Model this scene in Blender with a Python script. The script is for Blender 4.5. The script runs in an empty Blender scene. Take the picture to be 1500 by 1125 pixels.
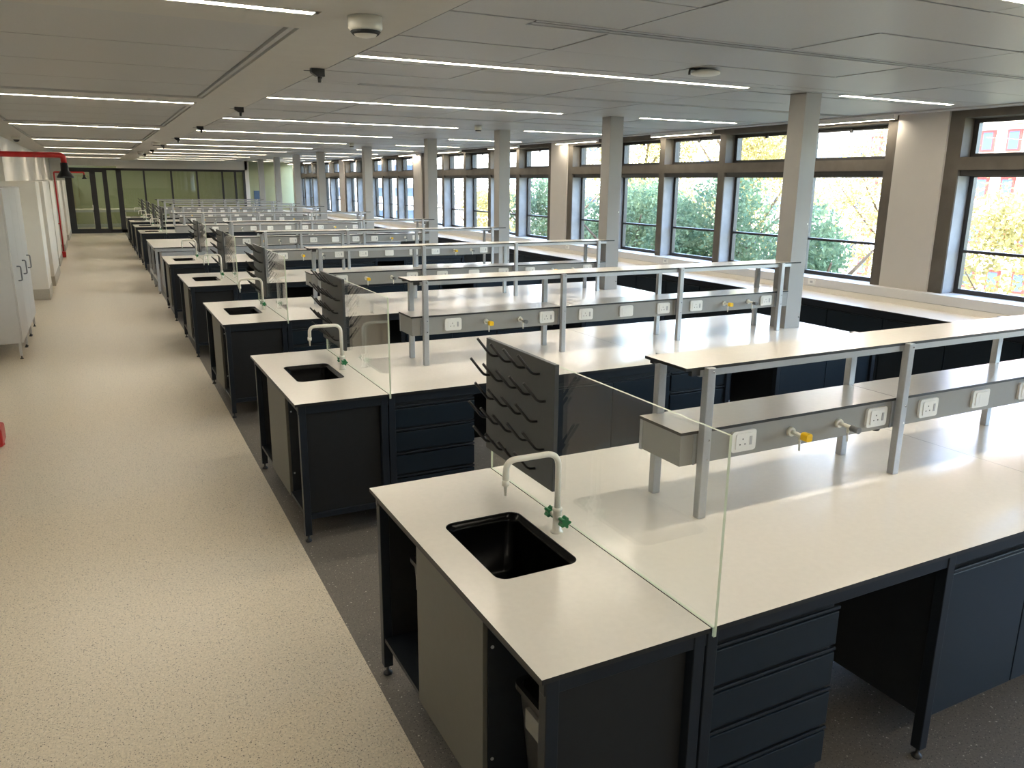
import bpy, bmesh, math, random
from mathutils import Vector, Matrix
random.seed(7)
SC = bpy.context.scene
COL = SC.collection

# ------------------------------------------------------------------ camera, world, sun, exposure
CAM_Z = 2.1824
def make_camera():
    y, p, r = (math.radians(v) for v in (27.3127, 14.2155, 0.5581))
    F = Vector((math.sin(y) * math.cos(p), math.cos(y) * math.cos(p), -math.sin(p)))
    rt = Vector((math.cos(y), -math.sin(y), 0))
    up = rt.cross(F)
    R = rt * math.cos(r) + up * math.sin(r)
    U = -rt * math.sin(r) + up * math.cos(r)
    cd = bpy.data.cameras.new('camera')
    cd.sensor_fit = 'HORIZONTAL'; cd.sensor_width = 36.0
    cd.lens = 36.0 * 1160.23 / 1500.0
    cd.clip_start = 0.05; cd.clip_end = 500
    co = bpy.data.objects.new('camera', cd); COL.objects.link(co)
    m = Matrix(((R.x, U.x, -F.x, 0), (R.y, U.y, -F.y, 0), (R.z, U.z, -F.z, CAM_Z), (0, 0, 0, 1)))
    co.matrix_world = m
    SC.camera = co
make_camera()

w = bpy.data.worlds.new('world'); SC.world = w; w.use_nodes = True
nt = w.node_tree; nt.nodes.clear()
out = nt.nodes.new('ShaderNodeOutputWorld'); bg = nt.nodes.new('ShaderNodeBackground')
sky = nt.nodes.new('ShaderNodeTexSky'); sky.sky_type = 'NISHITA'; sky.sun_disc = False
sky.sun_elevation = math.radians(48); sky.sun_rotation = math.radians(250); sky.air_density = 1.0; sky.dust_density = 2.0
bg.inputs['Strength'].default_value = 3.0
nt.links.new(sky.outputs[0], bg.inputs[0]); nt.links.new(bg.outputs[0], out.inputs[0])

sl = bpy.data.lights.new('sun', 'SUN'); sl.energy = 15.0; sl.angle = math.radians(0.6); sl.color = (1.0, 0.95, 0.84)
so = bpy.data.objects.new('sun', sl); COL.objects.link(so)
so.rotation_euler = Vector((0.62, 0.25, -0.85)).to_track_quat('-Z', 'Y').to_euler()

vs = SC.view_settings
vs.view_transform = 'Standard'; vs.look = 'None'; vs.gamma = 1.0; vs.use_curve_mapping = False
vs.exposure = 0.56
STRIP = 42.0      # emission strength of the ceiling strips

# ------------------------------------------------------------------ constants measured from the photograph
A = 0.9265; BW = 1.526; S = 2.988; YF0 = 3.13; ZT = 0.90
C = 2.9676
MX = 1.5077
WALLX = 8.05
END = 37.9
YB = -2.6          # wall behind the camera
ROWS = [(0, YF0), (1, YF0 + S), (2, YF0 + 2 * S), (3, YF0 + 3 * S), (4, YF0 + 4 * S), (6, 23.3), (7, 26.3), (8, 29.3), (9, 32.3)]
GREY = (17.05, 19.55)
COLY = [YF0 - .838 + i * S for i in range(0, 5)] + [18.2, 22.46, 25.46, 28.46, 31.46]
ORD = ['front', 'second', 'third', 'fourth', 'fifth', 'sixth', 'seventh', 'eighth', 'ninth', 'tenth', 'eleventh', 'twelfth', 'thirteenth']

# ------------------------------------------------------------------ materials
def principled(name, col, rough=0.5, metal=0.0, spec=0.5, noise=None, bump=None, emis=None, coat=0.0):
    m = bpy.data.materials.new(name); m.use_nodes = True
    n = m.node_tree; b = n.nodes['Principled BSDF']
    b.inputs['Base Color'].default_value = (*col, 1); b.inputs['Roughness'].default_value = rough
    b.inputs['Metallic'].default_value = metal; b.inputs['Specular IOR Level'].default_value = spec
    b.inputs['Coat Weight'].default_value = coat
    tc = n.nodes.new('ShaderNodeTexCoord')
    if noise:
        sc, amt = noise
        t = n.nodes.new('ShaderNodeTexNoise'); t.inputs['Scale'].default_value = sc; t.inputs['Detail'].default_value = 6
        r = n.nodes.new('ShaderNodeValToRGB')
        r.color_ramp.elements[0].position = .3; r.color_ramp.elements[1].position = .7
        r.color_ramp.elements[0].color = (*[max(0, c * (1 - amt)) for c in col], 1)
        r.color_ramp.elements[1].color = (*[min(1, c * (1 + amt)) for c in col], 1)
        n.links.new(tc.outputs['Object'], t.inputs['Vector']); n.links.new(t.outputs['Fac'], r.inputs['Fac'])
        n.links.new(r.outputs['Color'], b.inputs['Base Color'])
    if bump:
        sc, st = bump
        t2 = n.nodes.new('ShaderNodeTexNoise'); t2.inputs['Scale'].default_value = sc; t2.inputs['Detail'].default_value = 3
        bp = n.nodes.new('ShaderNodeBump'); bp.inputs['Strength'].default_value = st; bp.inputs['Distance'].default_value = .01
        n.links.new(tc.outputs['Object'], t2.inputs['Vector']); n.links.new(t2.outputs['Fac'], bp.inputs['Height'])
        n.links.new(bp.outputs['Normal'], b.inputs['Normal'])
    if emis:
        b.inputs['Emission Color'].default_value = (*emis[0], 1); b.inputs['Emission Strength'].default_value = emis[1]
    return m

def floor_mat(name, base, flecks, rough):
    """vinyl sheet: base with several layers of small flecks"""
    m = bpy.data.materials.new(name); m.use_nodes = True
    n = m.node_tree; b = n.nodes['Principled BSDF']; b.inputs['Roughness'].default_value = rough
    tc = n.nodes.new('ShaderNodeTexCoord'); last = None
    nz = n.nodes.new('ShaderNodeTexNoise'); nz.inputs['Scale'].default_value = 90; nz.inputs['Detail'].default_value = 4
    n.links.new(tc.outputs['Object'], nz.inputs['Vector'])
    rp = n.nodes.new('ShaderNodeValToRGB'); rp.color_ramp.elements[0].position = .35; rp.color_ramp.elements[1].position = .65
    rp.color_ramp.elements[0].color = (*[c * .88 for c in base], 1); rp.color_ramp.elements[1].color = (*[c * 1.1 for c in base], 1)
    n.links.new(nz.outputs['Fac'], rp.inputs['Fac']); last = rp.outputs['Color']
    for sc, thr, col in flecks:
        v = n.nodes.new('ShaderNodeTexVoronoi'); v.inputs['Scale'].default_value = sc; v.feature = 'F1'
        n.links.new(tc.outputs['Object'], v.inputs['Vector'])
        rnd = n.nodes.new('ShaderNodeSeparateColor'); n.links.new(v.outputs['Color'], rnd.inputs['Color'])
        mul = n.nodes.new('ShaderNodeMath'); mul.operation = 'MULTIPLY'; mul.inputs[1].default_value = thr
        n.links.new(rnd.outputs[0], mul.inputs[0])
        lt = n.nodes.new('ShaderNodeMath'); lt.operation = 'LESS_THAN'
        n.links.new(v.outputs['Distance'], lt.inputs[0]); n.links.new(mul.outputs[0], lt.inputs[1])
        mx = n.nodes.new('ShaderNodeMix'); mx.data_type = 'RGBA'
        n.links.new(lt.outputs[0], mx.inputs['Factor']); n.links.new(last, mx.inputs['A']); mx.inputs['B'].default_value = (*col, 1)
        last = mx.outputs['Result']
    n.links.new(last, b.inputs['Base Color'])
    return m

def glass_mat(name, tint, gloss=0.08, gloss_rough=0.0):
    """thin pane: mostly clear, with a Fresnel reflection"""
    m = bpy.data.materials.new(name); m.use_nodes = True
    n = m.node_tree; n.nodes.clear()
    o = n.nodes.new('ShaderNodeOutputMaterial'); t = n.nodes.new('ShaderNodeBsdfTransparent'); t.inputs[0].default_value = (*tint, 1)
    g = n.nodes.new('ShaderNodeBsdfGlossy'); g.inputs['Roughness'].default_value = gloss_rough; g.inputs['Color'].default_value = (1, 1, 1, 1)
    # Schlick reflectance from the angle of view, the same on both faces of the pane
    ge = n.nodes.new('ShaderNodeNewGeometry'); dt = n.nodes.new('ShaderNodeVectorMath'); dt.operation = 'DOT_PRODUCT'
    n.links.new(ge.outputs['Normal'], dt.inputs[0]); n.links.new(ge.outputs['Incoming'], dt.inputs[1])
    def mth(op, a, b=None):
        q = n.nodes.new('ShaderNodeMath'); q.operation = op
        for i, v in enumerate((a, b)):
            if v is None: continue
            if isinstance(v, (int, float)): q.inputs[i].default_value = v
            else: n.links.new(v, q.inputs[i])
        return q.outputs[0]
    ab = mth('ABSOLUTE', dt.outputs['Value']); pw = mth('POWER', mth('SUBTRACT', 1.0, ab), 5.0)
    fac = mth('ADD', mth('MULTIPLY', pw, 0.9), gloss / 2)
    mx = n.nodes.new('ShaderNodeMixShader')
    n.links.new(fac, mx.inputs[0]); n.links.new(t.outputs[0], mx.inputs[1]); n.links.new(g.outputs[0], mx.inputs[2])
    n.links.new(mx.outputs[0], o.inputs[0])
    return m

def emit_mat(name, col, strength):
    m = bpy.data.materials.new(name); m.use_nodes = True
    n = m.node_tree; n.nodes.clear()
    o = n.nodes.new('ShaderNodeOutputMaterial'); e = n.nodes.new('ShaderNodeEmission')
    e.inputs[0].default_value = (*col, 1); e.inputs[1].default_value = strength
    n.links.new(e.outputs[0], o.inputs[0])
    return m

def leaf_mat(name, c1, c2):
    m = bpy.data.materials.new(name); m.use_nodes = True
    n = m.node_tree; n.nodes.clear()
    o = n.nodes.new('ShaderNodeOutputMaterial')
    tc = n.nodes.new('ShaderNodeTexCoord'); t = n.nodes.new('ShaderNodeTexNoise'); t.inputs['Scale'].default_value = 1.6; t.inputs['Detail'].default_value = 8
    n.links.new(tc.outputs['Object'], t.inputs['Vector'])
    r = n.nodes.new('ShaderNodeValToRGB'); r.color_ramp.elements[0].position = .35; r.color_ramp.elements[1].position = .65
    r.color_ramp.elements[0].color = (*c1, 1); r.color_ramp.elements[1].color = (*c2, 1)
    n.links.new(t.outputs['Fac'], r.inputs['Fac'])
    d = n.nodes.new('ShaderNodeBsdfDiffuse'); tr = n.nodes.new('ShaderNodeBsdfTranslucent')
    mx = n.nodes.new('ShaderNodeMixShader'); mx.inputs[0].default_value = .4
    n.links.new(r.outputs[0], d.inputs[0]); n.links.new(r.outputs[0], tr.inputs[0])
    n.links.new(d.outputs[0], mx.inputs[1]); n.links.new(tr.outputs[0], mx.inputs[2]); n.links.new(mx.outputs[0], o.inputs[0])
    return m

M = {}
M['laminate'] = principled('white_laminate', (.74, .69, .61), .20, spec=.5, noise=(40, .02), bump=(300, .02))
M['core'] = principled('black_laminate_core', (.008, .008, .008), .45)
M['anthracite'] = principled('anthracite_powder_coat', (.0105, .0145, .0205), .42, spec=.28, noise=(60, .06), bump=(700, .03))
M['anthracite_door'] = principled('anthracite_door_front', (.0082, .0148, .0222), .38, spec=.28, noise=(30, .05))
M['panel'] = principled('dark_grey_side_panel', (.014, .015, .016), .5, spec=.25, noise=(30, .05))
M['recess'] = principled('dark_carcass_board', (.012, .015, .019), .5, noise=(30, .1))
M['khaki'] = principled('grey_end_board', (.085, .083, .068), .5, noise=(30, .04))
M['alu'] = principled('silver_aluminium', (.42, .43, .44), .38, metal=.55, noise=(80, .03))
M['service_grey'] = principled('light_grey_service_panel', (.26, .258, .245), .45, noise=(30, .02))
M['pale_grey'] = principled('pale_grey_steel', (.40, .41, .42), .4, noise=(30, .02))
M['socket'] = principled('white_socket_plastic', (.78, .77, .73), .3, noise=(50, .01))
M['hole'] = principled('black_pin_hole', (.01, .01, .01), .6)
M['switch'] = principled('grey_rocker', (.42, .42, .42), .35)
M['cream'] = principled('cream_epoxy_coat', (.72, .70, .62), .28, noise=(50, .02))
M['yellow'] = principled('yellow_knob', (.83, .50, .01), .35, noise=(60, .05))
M['grey_knob'] = principled('grey_knob', (.14, .145, .15), .35, noise=(60, .05))
M['green_knob'] = principled('green_knob', (.008, .14, .045), .3, noise=(60, .08))
M['sink'] = principled('black_epoxy_sink', (.0012, .0012, .0012), .25, spec=.12, noise=(50, .1))
M['chrome'] = principled('chrome', (.7, .7, .7), .15, metal=1)
M['black'] = principled('black_plastic', (.012, .012, .013), .4, noise=(60, .1))
M['rack'] = principled('grey_rack_board', (.046, .050, .052), .45, noise=(40, .05))
M['bin'] = principled('black_bin_plastic', (.008, .008, .009), .4, noise=(60, .1))
M['bin_label'] = principled('pale_bin_label', (.20, .19, .17), .6)
M['screen'] = glass_mat('clear_screen_glass', (.985, .992, .985))
M['screen_edge'] = principled('pale_green_glass_edge', (.62, .68, .52), .25)
M['window_glass'] = glass_mat('window_glass', (.96, .98, .98))
M['green_glass'] = glass_mat('green_tinted_glass', (.88, .92, .84))
M['floor_light'] = floor_mat('beige_flecked_vinyl', (.66, .575, .445), [(60, .22, (.22, .19, .15)), (130, .38, (.36, .31, .24)), (110, .36, (.74, .67, .55)), (75, .24, (.17, .15, .13))], .28)
M['floor_dark'] = floor_mat('charcoal_flecked_vinyl', (.165, .147, .124), [(120, .36, (.06, .055, .05)), (85, .24, (.36, .33, .28)), (38, .17, (.55, .51, .44))], .42)
M['ceiling'] = principled('white_plasterboard', (.47, .455, .42), .7, noise=(8, .02))
M['tile'] = principled('off_white_ceiling_tile', (.37, .368, .36), .45, noise=(60, .02))
M['tile_back'] = principled('ceiling_shadow_gap', (.02, .02, .02), .8)
M['slot'] = principled('black_slot_void', (.02, .02, .02), .6)
M['slot_bar'] = principled('grey_slot_bar', (.45, .45, .43), .4, metal=.3)
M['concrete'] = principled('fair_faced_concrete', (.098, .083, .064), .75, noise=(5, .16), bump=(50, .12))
M['reveal'] = principled('pale_concrete_reveal', (.235, .24, .25), .7, noise=(5, .14), bump=(60, .08))
M['white_wall'] = principled('white_painted_plaster', (.70, .665, .60), .6, noise=(6, .015), bump=(200, .01))
M['pier'] = principled('off_white_pier_plaster', (.50, .465, .415), .6, noise=(6, .015))
M['column'] = principled('grey_painted_column', (.32, .31, .29), .5, noise=(8, .015))
M['sill'] = principled('pale_sill_board', (.60, .585, .56), .4, noise=(20, .015))
M['frame'] = principled('dark_bronze_window_frame', (.022, .020, .018), .4, noise=(40, .08))
M['black_frame'] = principled('black_aluminium_frame', (.012, .012, .013), .4, noise=(40, .06))
M['strip'] = emit_mat('strip_diffuser_glow', (1.0, .90, .74), STRIP)
M['channel'] = principled('white_light_channel', (.75, .73, .68), .4)
M['det'] = principled('white_detector_plastic', (.62, .60, .53), .3)
M['red'] = principled('red_painted_pipe', (.42, .012, .012), .35, noise=(40, .05))
M['locker'] = principled('light_grey_cabinet_steel', (.46, .45, .43), .4, noise=(20, .015))
M['plinth'] = principled('grey_beige_plinth', (.40, .37, .31), .5, noise=(40, .05))
M['green_wall'] = principled('green_painted_wall', (.30, .32, .19), .6, noise=(5, .02))
M['blue_panel'] = principled('dark_blue_panel', (.05, .10, .18), .4)
M['bark'] = principled('brown_bark', (.10, .07, .045), .9, noise=(6, .3), bump=(20, .4))
M['leaf1'] = leaf_mat('deep_green_leaves', (.10, .17, .11), (.22, .29, .16))
M['leaf2'] = leaf_mat('yellow_green_leaves', (.30, .27, .11), (.50, .42, .18))
M['lawn'] = principled('outdoor_ground', (.20, .20, .13), .9, noise=(.6, .3))
M['facade'] = principled('white_facade', (.70, .70, .70), .7, noise=(1, .04))
M['facade2'] = principled('pale_pink_facade', (.68, .58, .55), .7, noise=(1, .04))
M['redframe'] = principled('red_window_frame', (.26, .022, .016), .5)
M['far_glass'] = principled('blue_grey_far_glass', (.05, .075, .13), .15)

# ------------------------------------------------------------------ mesh helpers
class MB:
    """collects shapes in world coordinates; build() links ONE mesh object"""
    def __init__(s): s.bm = bmesh.new()
    def box(s, x0, x1, y0, y1, z0, z1, mi=0, top=None, bevel=0.0):
        bm = s.bm
        vs = [bm.verts.new((x, y, z)) for z in (z0, z1) for y in (y0, y1) for x in (x0, x1)]
        q = [(0, 2, 3, 1), (4, 5, 7, 6), (0, 1, 5, 4), (2, 6, 7, 3), (0, 4, 6, 2), (1, 3, 7, 5)]
        fs = [bm.faces.new([vs[i] for i in f]) for f in q]
        for f in fs: f.material_index = mi
        if top is not None: fs[1].material_index = top
        if bevel > 0:
            es = list({e for f in fs for e in f.edges})
            bmesh.ops.bevel(bm, geom=es, offset=bevel, segments=2, affect='EDGES', profile=.5)
        return s
    def cyl(s, p0, p1, r0, r1=None, n=12, mi=0, cap=True):
        return s.tube([p0, p1], [r0, r0 if r1 is None else r1], n, mi, cap)
    def tube(s, pts, rad, n=10, mi=0, cap=True):
        bm = s.bm; pts = [Vector(p) for p in pts]
        if not isinstance(rad, (list, tuple)): rad = [rad] * len(pts)
        rings = []; ref = None
        for i, p in enumerate(pts):
            if i == 0: d = pts[1] - p
            elif i == len(pts) - 1: d = p - pts[i - 1]
            else: d = (pts[i + 1] - p).normalized() + (p - pts[i - 1]).normalized()
            d.normalize()
            if ref is None:
                ref = Vector((0, 0, 1)) if abs(d.z) < .9 else Vector((1, 0, 0))
            u = d.cross(ref)
            if u.length < 1e-5: u = d.cross(Vector((0, 1, 0)))
            u.normalize(); v = d.cross(u).normalized(); ref = u.cross(d)
            rings.append([bm.verts.new(p + (u * math.cos(2 * math.pi * k / n) + v * math.sin(2 * math.pi * k / n)) * rad[i]) for k in range(n)])
        for a, b in zip(rings, rings[1:]):
            for k in range(n):
                f = bm.faces.new((a[k], a[(k + 1) % n], b[(k + 1) % n], b[k])); f.smooth = True; f.material_index = mi
        if cap:
            for rg in (list(reversed(rings[0])), rings[-1]):
                f = bm.faces.new(rg); f.material_index = mi
        return s
    def lathe(s, c, prof, n=24, mi=0):
        """prof: (radius, z) pairs about a vertical axis through c"""
        bm = s.bm; rings = []
        for r, z in prof:
            rings.append([bm.verts.new((c[0] + max(r, 1e-4) * math.cos(2 * math.pi * k / n), c[1] + max(r, 1e-4) * math.sin(2 * math.pi * k / n), c[2] + z)) for k in range(n)])
        for a, b in zip(rings, rings[1:]):
            for k in range(n):
                f = bm.faces.new((a[k], a[(k + 1) % n], b[(k + 1) % n], b[k])); f.smooth = True; f.material_index = mi
        return s
    def prism(s, poly, axis, t0, t1, mi=0):
        """poly: list of 2-D points in the plane normal to axis, extruded t0..t1"""
        bm = s.bm
        def P(a, b, t): return {'x': (t, a, b), 'y': (a, t, b), 'z': (a, b, t)}[axis]
        lo = [bm.verts.new(P(a, b, t0)) for a, b in poly]; hi = [bm.verts.new(P(a, b, t1)) for a, b in poly]
        n = len(poly)
        for k in range(n):
            f = bm.faces.new((lo[k], lo[(k + 1) % n], hi[(k + 1) % n], hi[k])); f.material_index = mi
        bm.faces.new(list(reversed(lo))).material_index = mi; bm.faces.new(hi).material_index = mi
        return s
    def mesh(s, name, mats, origin=(0, 0, 0)):
        bm = s.bm
        bmesh.ops.recalc_face_normals(bm, faces=bm.faces)
        o = Vector(origin)
        for v in bm.verts: v.co -= o
        me = bpy.data.meshes.new(name); bm.to_mesh(me); bm.free()
        for m in (mats if isinstance(mats, (list, tuple)) else [mats]): me.materials.append(M[m])
        return me
    def build(s, name, mats, parent=None, origin=None):
        """vertices are world coordinates; the object sits at the parent's origin (or at origin)"""
        org = Vector(origin) if origin is not None else (wloc(parent) if parent else Vector((0, 0, 0)))
        me = s.mesh(name, mats, org)
        return link(name, me, parent, org)

WL = {}
def wloc(o): return WL[o.name].copy()
def link(name, me, parent, org):
    o = bpy.data.objects.new(name, me); COL.objects.link(o)
    if parent is not None:
        o.parent = parent; o.location = Vector(org) - wloc(parent)
    else: o.location = org
    WL[o.name] = Vector(org)
    return o
def tag(o, label=None, cat=None, group=None, kind=None):
    if label: o['label'] = label
    if cat: o['category'] = cat
    if group: o['group'] = group
    if kind: o['kind'] = kind
    return o
def thing(name, loc, label=None, cat=None, group=None):
    o = bpy.data.objects.new(name, None); COL.objects.link(o); o.location = loc; o.empty_display_size = .1
    WL[o.name] = Vector(loc)
    return tag(o, label, cat, group)
def copy_tree(o, d, parent=None):
    c = o.copy(); COL.objects.link(c); c.parent = parent
    if parent is None:
        c.location = o.location + Vector(d)
    WL[c.name] = WL[o.name] + Vector(d)
    for ch in [x for x in o.children]: copy_tree(ch, d, c)
    return c
def struct(o): o['kind'] = 'structure'; return o
def fillet(pts, r, n=5):
    """rounds the inner corners of a polyline"""
    out = [Vector(pts[0])]
    for i in range(1, len(pts) - 1):
        p = Vector(pts[i]); a = (Vector(pts[i - 1]) - p); b = (Vector(pts[i + 1]) - p)
        rr = min(r, a.length * .49, b.length * .49); a.normalize(); b.normalize()
        q0 = p + a * rr; q1 = p + b * rr
        for k in range(n + 1):
            t = k / n; out.append(q0 * (1 - t) ** 2 + p * 2 * t * (1 - t) + q1 * t * t)
    out.append(Vector(pts[-1])); return out
def rrect(x0, x1, y0, y1, r, n=6):
    out = []
    for cx, cy, a0 in ((x1 - r, y1 - r, 0), (x0 + r, y1 - r, 90), (x0 + r, y0 + r, 180), (x1 - r, y0 + r, 270)):
        for k in range(n + 1):
            a = math.radians(a0 + 90 * k / n); out.append((cx + r * math.cos(a), cy + r * math.sin(a)))
    return out

# ================================================================== SETTING
# floor: light corridor sheet and charcoal sheet under the benches
def seam(y): return .877 + .0095 * y
f = MB(); bm = f.bm
vv = [bm.verts.new(p) for p in ((-1.75, YB, 0), (seam(YB), YB, 0), (seam(12.3), 12.3, 0), (seam(12.3), END, 0), (-1.75, END, 0),
                               (-1.75, YB, -.1), (seam(YB), YB, -.1), (seam(12.3), 12.3, -.1), (seam(12.3), END, -.1), (-1.75, END, -.1))]
bm.faces.new(vv[:5]); bm.faces.new(vv[9:4:-1])
for k in range(5): bm.faces.new((vv[k], vv[5 + k], vv[5 + (k + 1) % 5], vv[(k + 1) % 5]))
fl = struct(f.build('floor', 'floor_light')); tag(fl, 'light beige flecked vinyl corridor floor', 'floor')
f = MB(); bm = f.bm
top = [(8.35, YB), (8.35, END), (seam(12.3), END), (seam(12.3), 12.3), (seam(YB), YB)]
lo = [bm.verts.new((x, y, -.1)) for x, y in top]; hi = [bm.verts.new((x, y, 0)) for x, y in top]
bm.faces.new(hi); bm.faces.new(lo[::-1])
for k in range(5): bm.faces.new((hi[k], lo[k], lo[(k + 1) % 5], hi[(k + 1) % 5]))
fd = struct(f.build('floor', 'floor_dark')); tag(fd, 'charcoal flecked vinyl floor under the lab benches', 'floor')

# ceiling: slab, plasterboard strips, tiles, recessed planks
ceil = struct(MB().box(-1.75, 8.5, YB - .2, END + 6.2, C + .10, C + .3).build('ceiling', 'tile_back')); tag(ceil, 'white suspended ceiling', 'ceiling')
LEFTL = [-1.0, 4.1, 9.33, 14.2, 19.35, 24.2, 29.2, 34.2]
pb = MB()
pb.box(1.06, 1.575, YB, END, C, C + .1)                    # bulkhead between corridor and lab
pb.box(-1.75, -1.02, YB, END, C, C + .1)
for y in LEFTL:
    pb.box(-1.02, 1.06, y - .52, y - .035, C, C + .1); pb.box(-1.02, 1.06, y + .035, y + .45, C, C + .1)
pb.box(7.86, 8.35, YB, END, C - .012, C + .1)               # plain margin along the windows
pb.build('plasterboard', 'ceiling', ceil)
trim_strips = MB()  # tile-coloured trim along both ends of the planks
for y0, y1 in zip(LEFTL, LEFTL[1:] + [END + .52]):
    for xa, xb in ((-1.012, -.99), (1.014, 1.044)): trim_strips.box(xa, xb, y0 + .46, y1 - .53, C + .006, C + .03)
trim_strips.build('edge_trim', 'tile', ceil)
pm = {}
for y0, y1 in zip(LEFTL, LEFTL[1:] + [END + .5]):
    a, b = y0 + .45, y1 - .52; n = 4
    for k in range(n):
        p0 = a + (b - a) * k / n + .009; p1 = a + (b - a) * (k + 1) / n - .009
        key = round(p1 - p0, 3)
        if key not in pm:
            pm[key] = MB().box(-.985, 1.004, -(p1 - p0) / 2, (p1 - p0) / 2, 0, .03, bevel=.004).mesh('ceiling_plank', 'tile')
        link('ceiling_plank', pm[key], ceil, (0, (p0 + p1) / 2, C + .018))
LIGHTY = [YF0 - .838 + S * k for k in range(-1, 12)]
def trows(Y0): return [(-.8, -.2), (-1.42, -.8), (-2.16, -1.54), (-2.76, -2.16)]
XS = [1.58, 2.56, 3.775, 4.99, 6.22, 7.86]
tmesh = {}
far = MB()
LB = [(1.58, 4.88), (5.98, 7.5)]
for Y0 in LIGHTY:
    for r0, r1 in [(-.2, -.035), (-.8, -.2), (-1.42, -.8), (-1.54, -1.42), (-2.16, -1.54), (-2.76, -2.16), (-2.953, -2.76)]:
        for xa, xb in zip(XS, XS[1:]):
            y0, y1 = Y0 + r0, Y0 + r1
            if y1 > END: continue
            slot = (r0 == -1.54)
            if slot and Y0 < 12 and 1.6 < (xa + xb) / 2: continue
            if Y0 < 24 and Y0 > 0:
                dz = random.choice((0, 0, 0, .003, .006))
                key = (round(xb - xa, 3), round(r1 - r0, 3))
                if key not in tmesh:
                    hx, hy = (xb - xa) / 2 - .006, (r1 - r0) / 2 - .006
                    tmesh[key] = MB().box(-hx, hx, -hy, hy, 0, .015).mesh('ceiling_tile', 'tile')
                link('ceiling_tile', tmesh[key], ceil, ((xa + xb) / 2, (y0 + y1) / 2, C + dz * .5))
            else:
                far.box(xa + .004, xb - .004, y0 + .004, y1 - .004, C, C + .015)
tag(far.build('ceiling_tile_field', 'tile', ceil), kind='stuff')
# gap fillers beside the strip lights, where no strip runs
gf = MB()
for Y0 in LIGHTY: gf.box(4.89, 5.97, Y0 - .034, Y0 + .034, C, C + .02); gf.box(7.51, 7.86, Y0 - .034, Y0 + .034, C, C + .02)
gf.build('filler_strip', 'tile', ceil)
# ceiling slot diffusers
for k, Y0 in enumerate(LIGHTY):
    if 0 < Y0 < 12:
        yc = Y0 - 1.48
        sd = thing('slot_diffuser', (4.7, yc, C), '', 'air vent', 'linear slot diffusers in the ceiling')
        sd['label'] = ['thin linear air slot in the ceiling above the camera side of the first strip light', 'thin linear air slot between the nearest two long ceiling strip lights',
                       'thin linear air slot between second and third long ceiling strip lights', 'thin linear air slot between third and fourth long strip lights', 'thin linear air slot further down the ceiling'][k]
        MB().box(2.05, 7.85, yc - .058, yc + .058, C + .014, C + .018).build('void', 'slot', sd)
        for dy in (-.056, -.004, .048):
            MB().box(2.05, 7.85, yc + dy - .007, yc + dy + .007, C - .003, C + .003).build('slot_bar', 'slot_bar', sd)
        MB().box(1.58, 2.045, yc - .056, yc + .056, C, C + .02).build('end_plate', 'tile', sd)

# walls
wl = struct(MB().box(-1.9, -1.75, YB, END + 6, 0, C).build('wall_left', 'white_wall')); tag(wl, 'white corridor wall behind the tall cabinets', 'wall')
wb = struct(MB().box(-1.9, 8.5, YB - .15, YB, 0, C).build('wall_back', 'white_wall')); tag(wb, 'white wall behind the viewer', 'wall')
# left piers and the white soffit over them
for y0, y1, x1 in ((17.0, 18.1, -.92), (19.2, 21.9, -.91), (23.6, 25.6, -.96), (28.6, 31.2, -.96), (33.6, 37.5, -.97)):
    MB().box(-1.75, x1, y0, y1, .2, 2.13).build('pier', 'white_wall', wl)
    MB().box(-1.75, x1 + .005, y0 - .005, y1 + .005, 0, .2).build('plinth', 'plinth', wl)
MB().box(-1.75, -1.47, 18.2, END - .06, 2.135, C - .003).build('soffit', 'white_wall', wl)

# window wall
wr = struct(thing('wall_right', (WALLX, 18, 0), 'window wall of white piers and raw concrete grid', 'wall'))
PIERW = .6; PER = 7.71
bays = []
for k in range(-1, 5):
    p0 = 5.65 + PER * k
    if k >= 0 and p0 < END: MB().box(WALLX - .03, WALLX + .3, p0, min(p0 + PIERW, END), 1.06, C).build('pier', 'pier', wr)
    bays.append(p0 + PIERW)
MB().box(WALLX, WALLX + .3, YB, END + 6, -.1, 1.065).build('dado', 'reveal', wr)
WN = [0]
def win_lower(y0, y1, tagtxt):
    WN[0] += 1
    o = struct(thing('window_%d' % WN[0], (WALLX + .22, (y0 + y1) / 2, 1.07), tagtxt, 'window'))
    xg = WALLX + .20; fw = .055; z0, z1 = 1.066, 2.361
    fr = MB(); fr.box(xg, xg + .06, y0, y0 + fw, z0, z1); fr.box(xg, xg + .06, y1 - fw, y1, z0, z1)
    fr.box(xg, xg + .06, y0 + fw, y1 - fw, z0, z0 + .05); fr.box(xg, xg + .06, y0 + fw, y1 - fw, z1 - .07, z1)
    fr.build('window_frame', 'frame', o)
    MB().box(xg - .01, xg + .05, y0 + fw, y1 - fw, 1.505, 1.535).build('glazing_bar', 'frame', o)
    MB().box(WALLX + .03, WALLX + .09, y0 + .01, y1 - .01, 2.30, 2.36).build('blind_box', 'frame', o)
    MB().box(xg + .025, xg + .031, y0 + fw, y1 - fw, z0 + .05, 1.505).build('pane', 'window_glass', o)
    MB().box(xg + .025, xg + .031, y0 + fw, y1 - fw, 1.535, z1 - .07).build('pane', 'window_glass', o)
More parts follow.
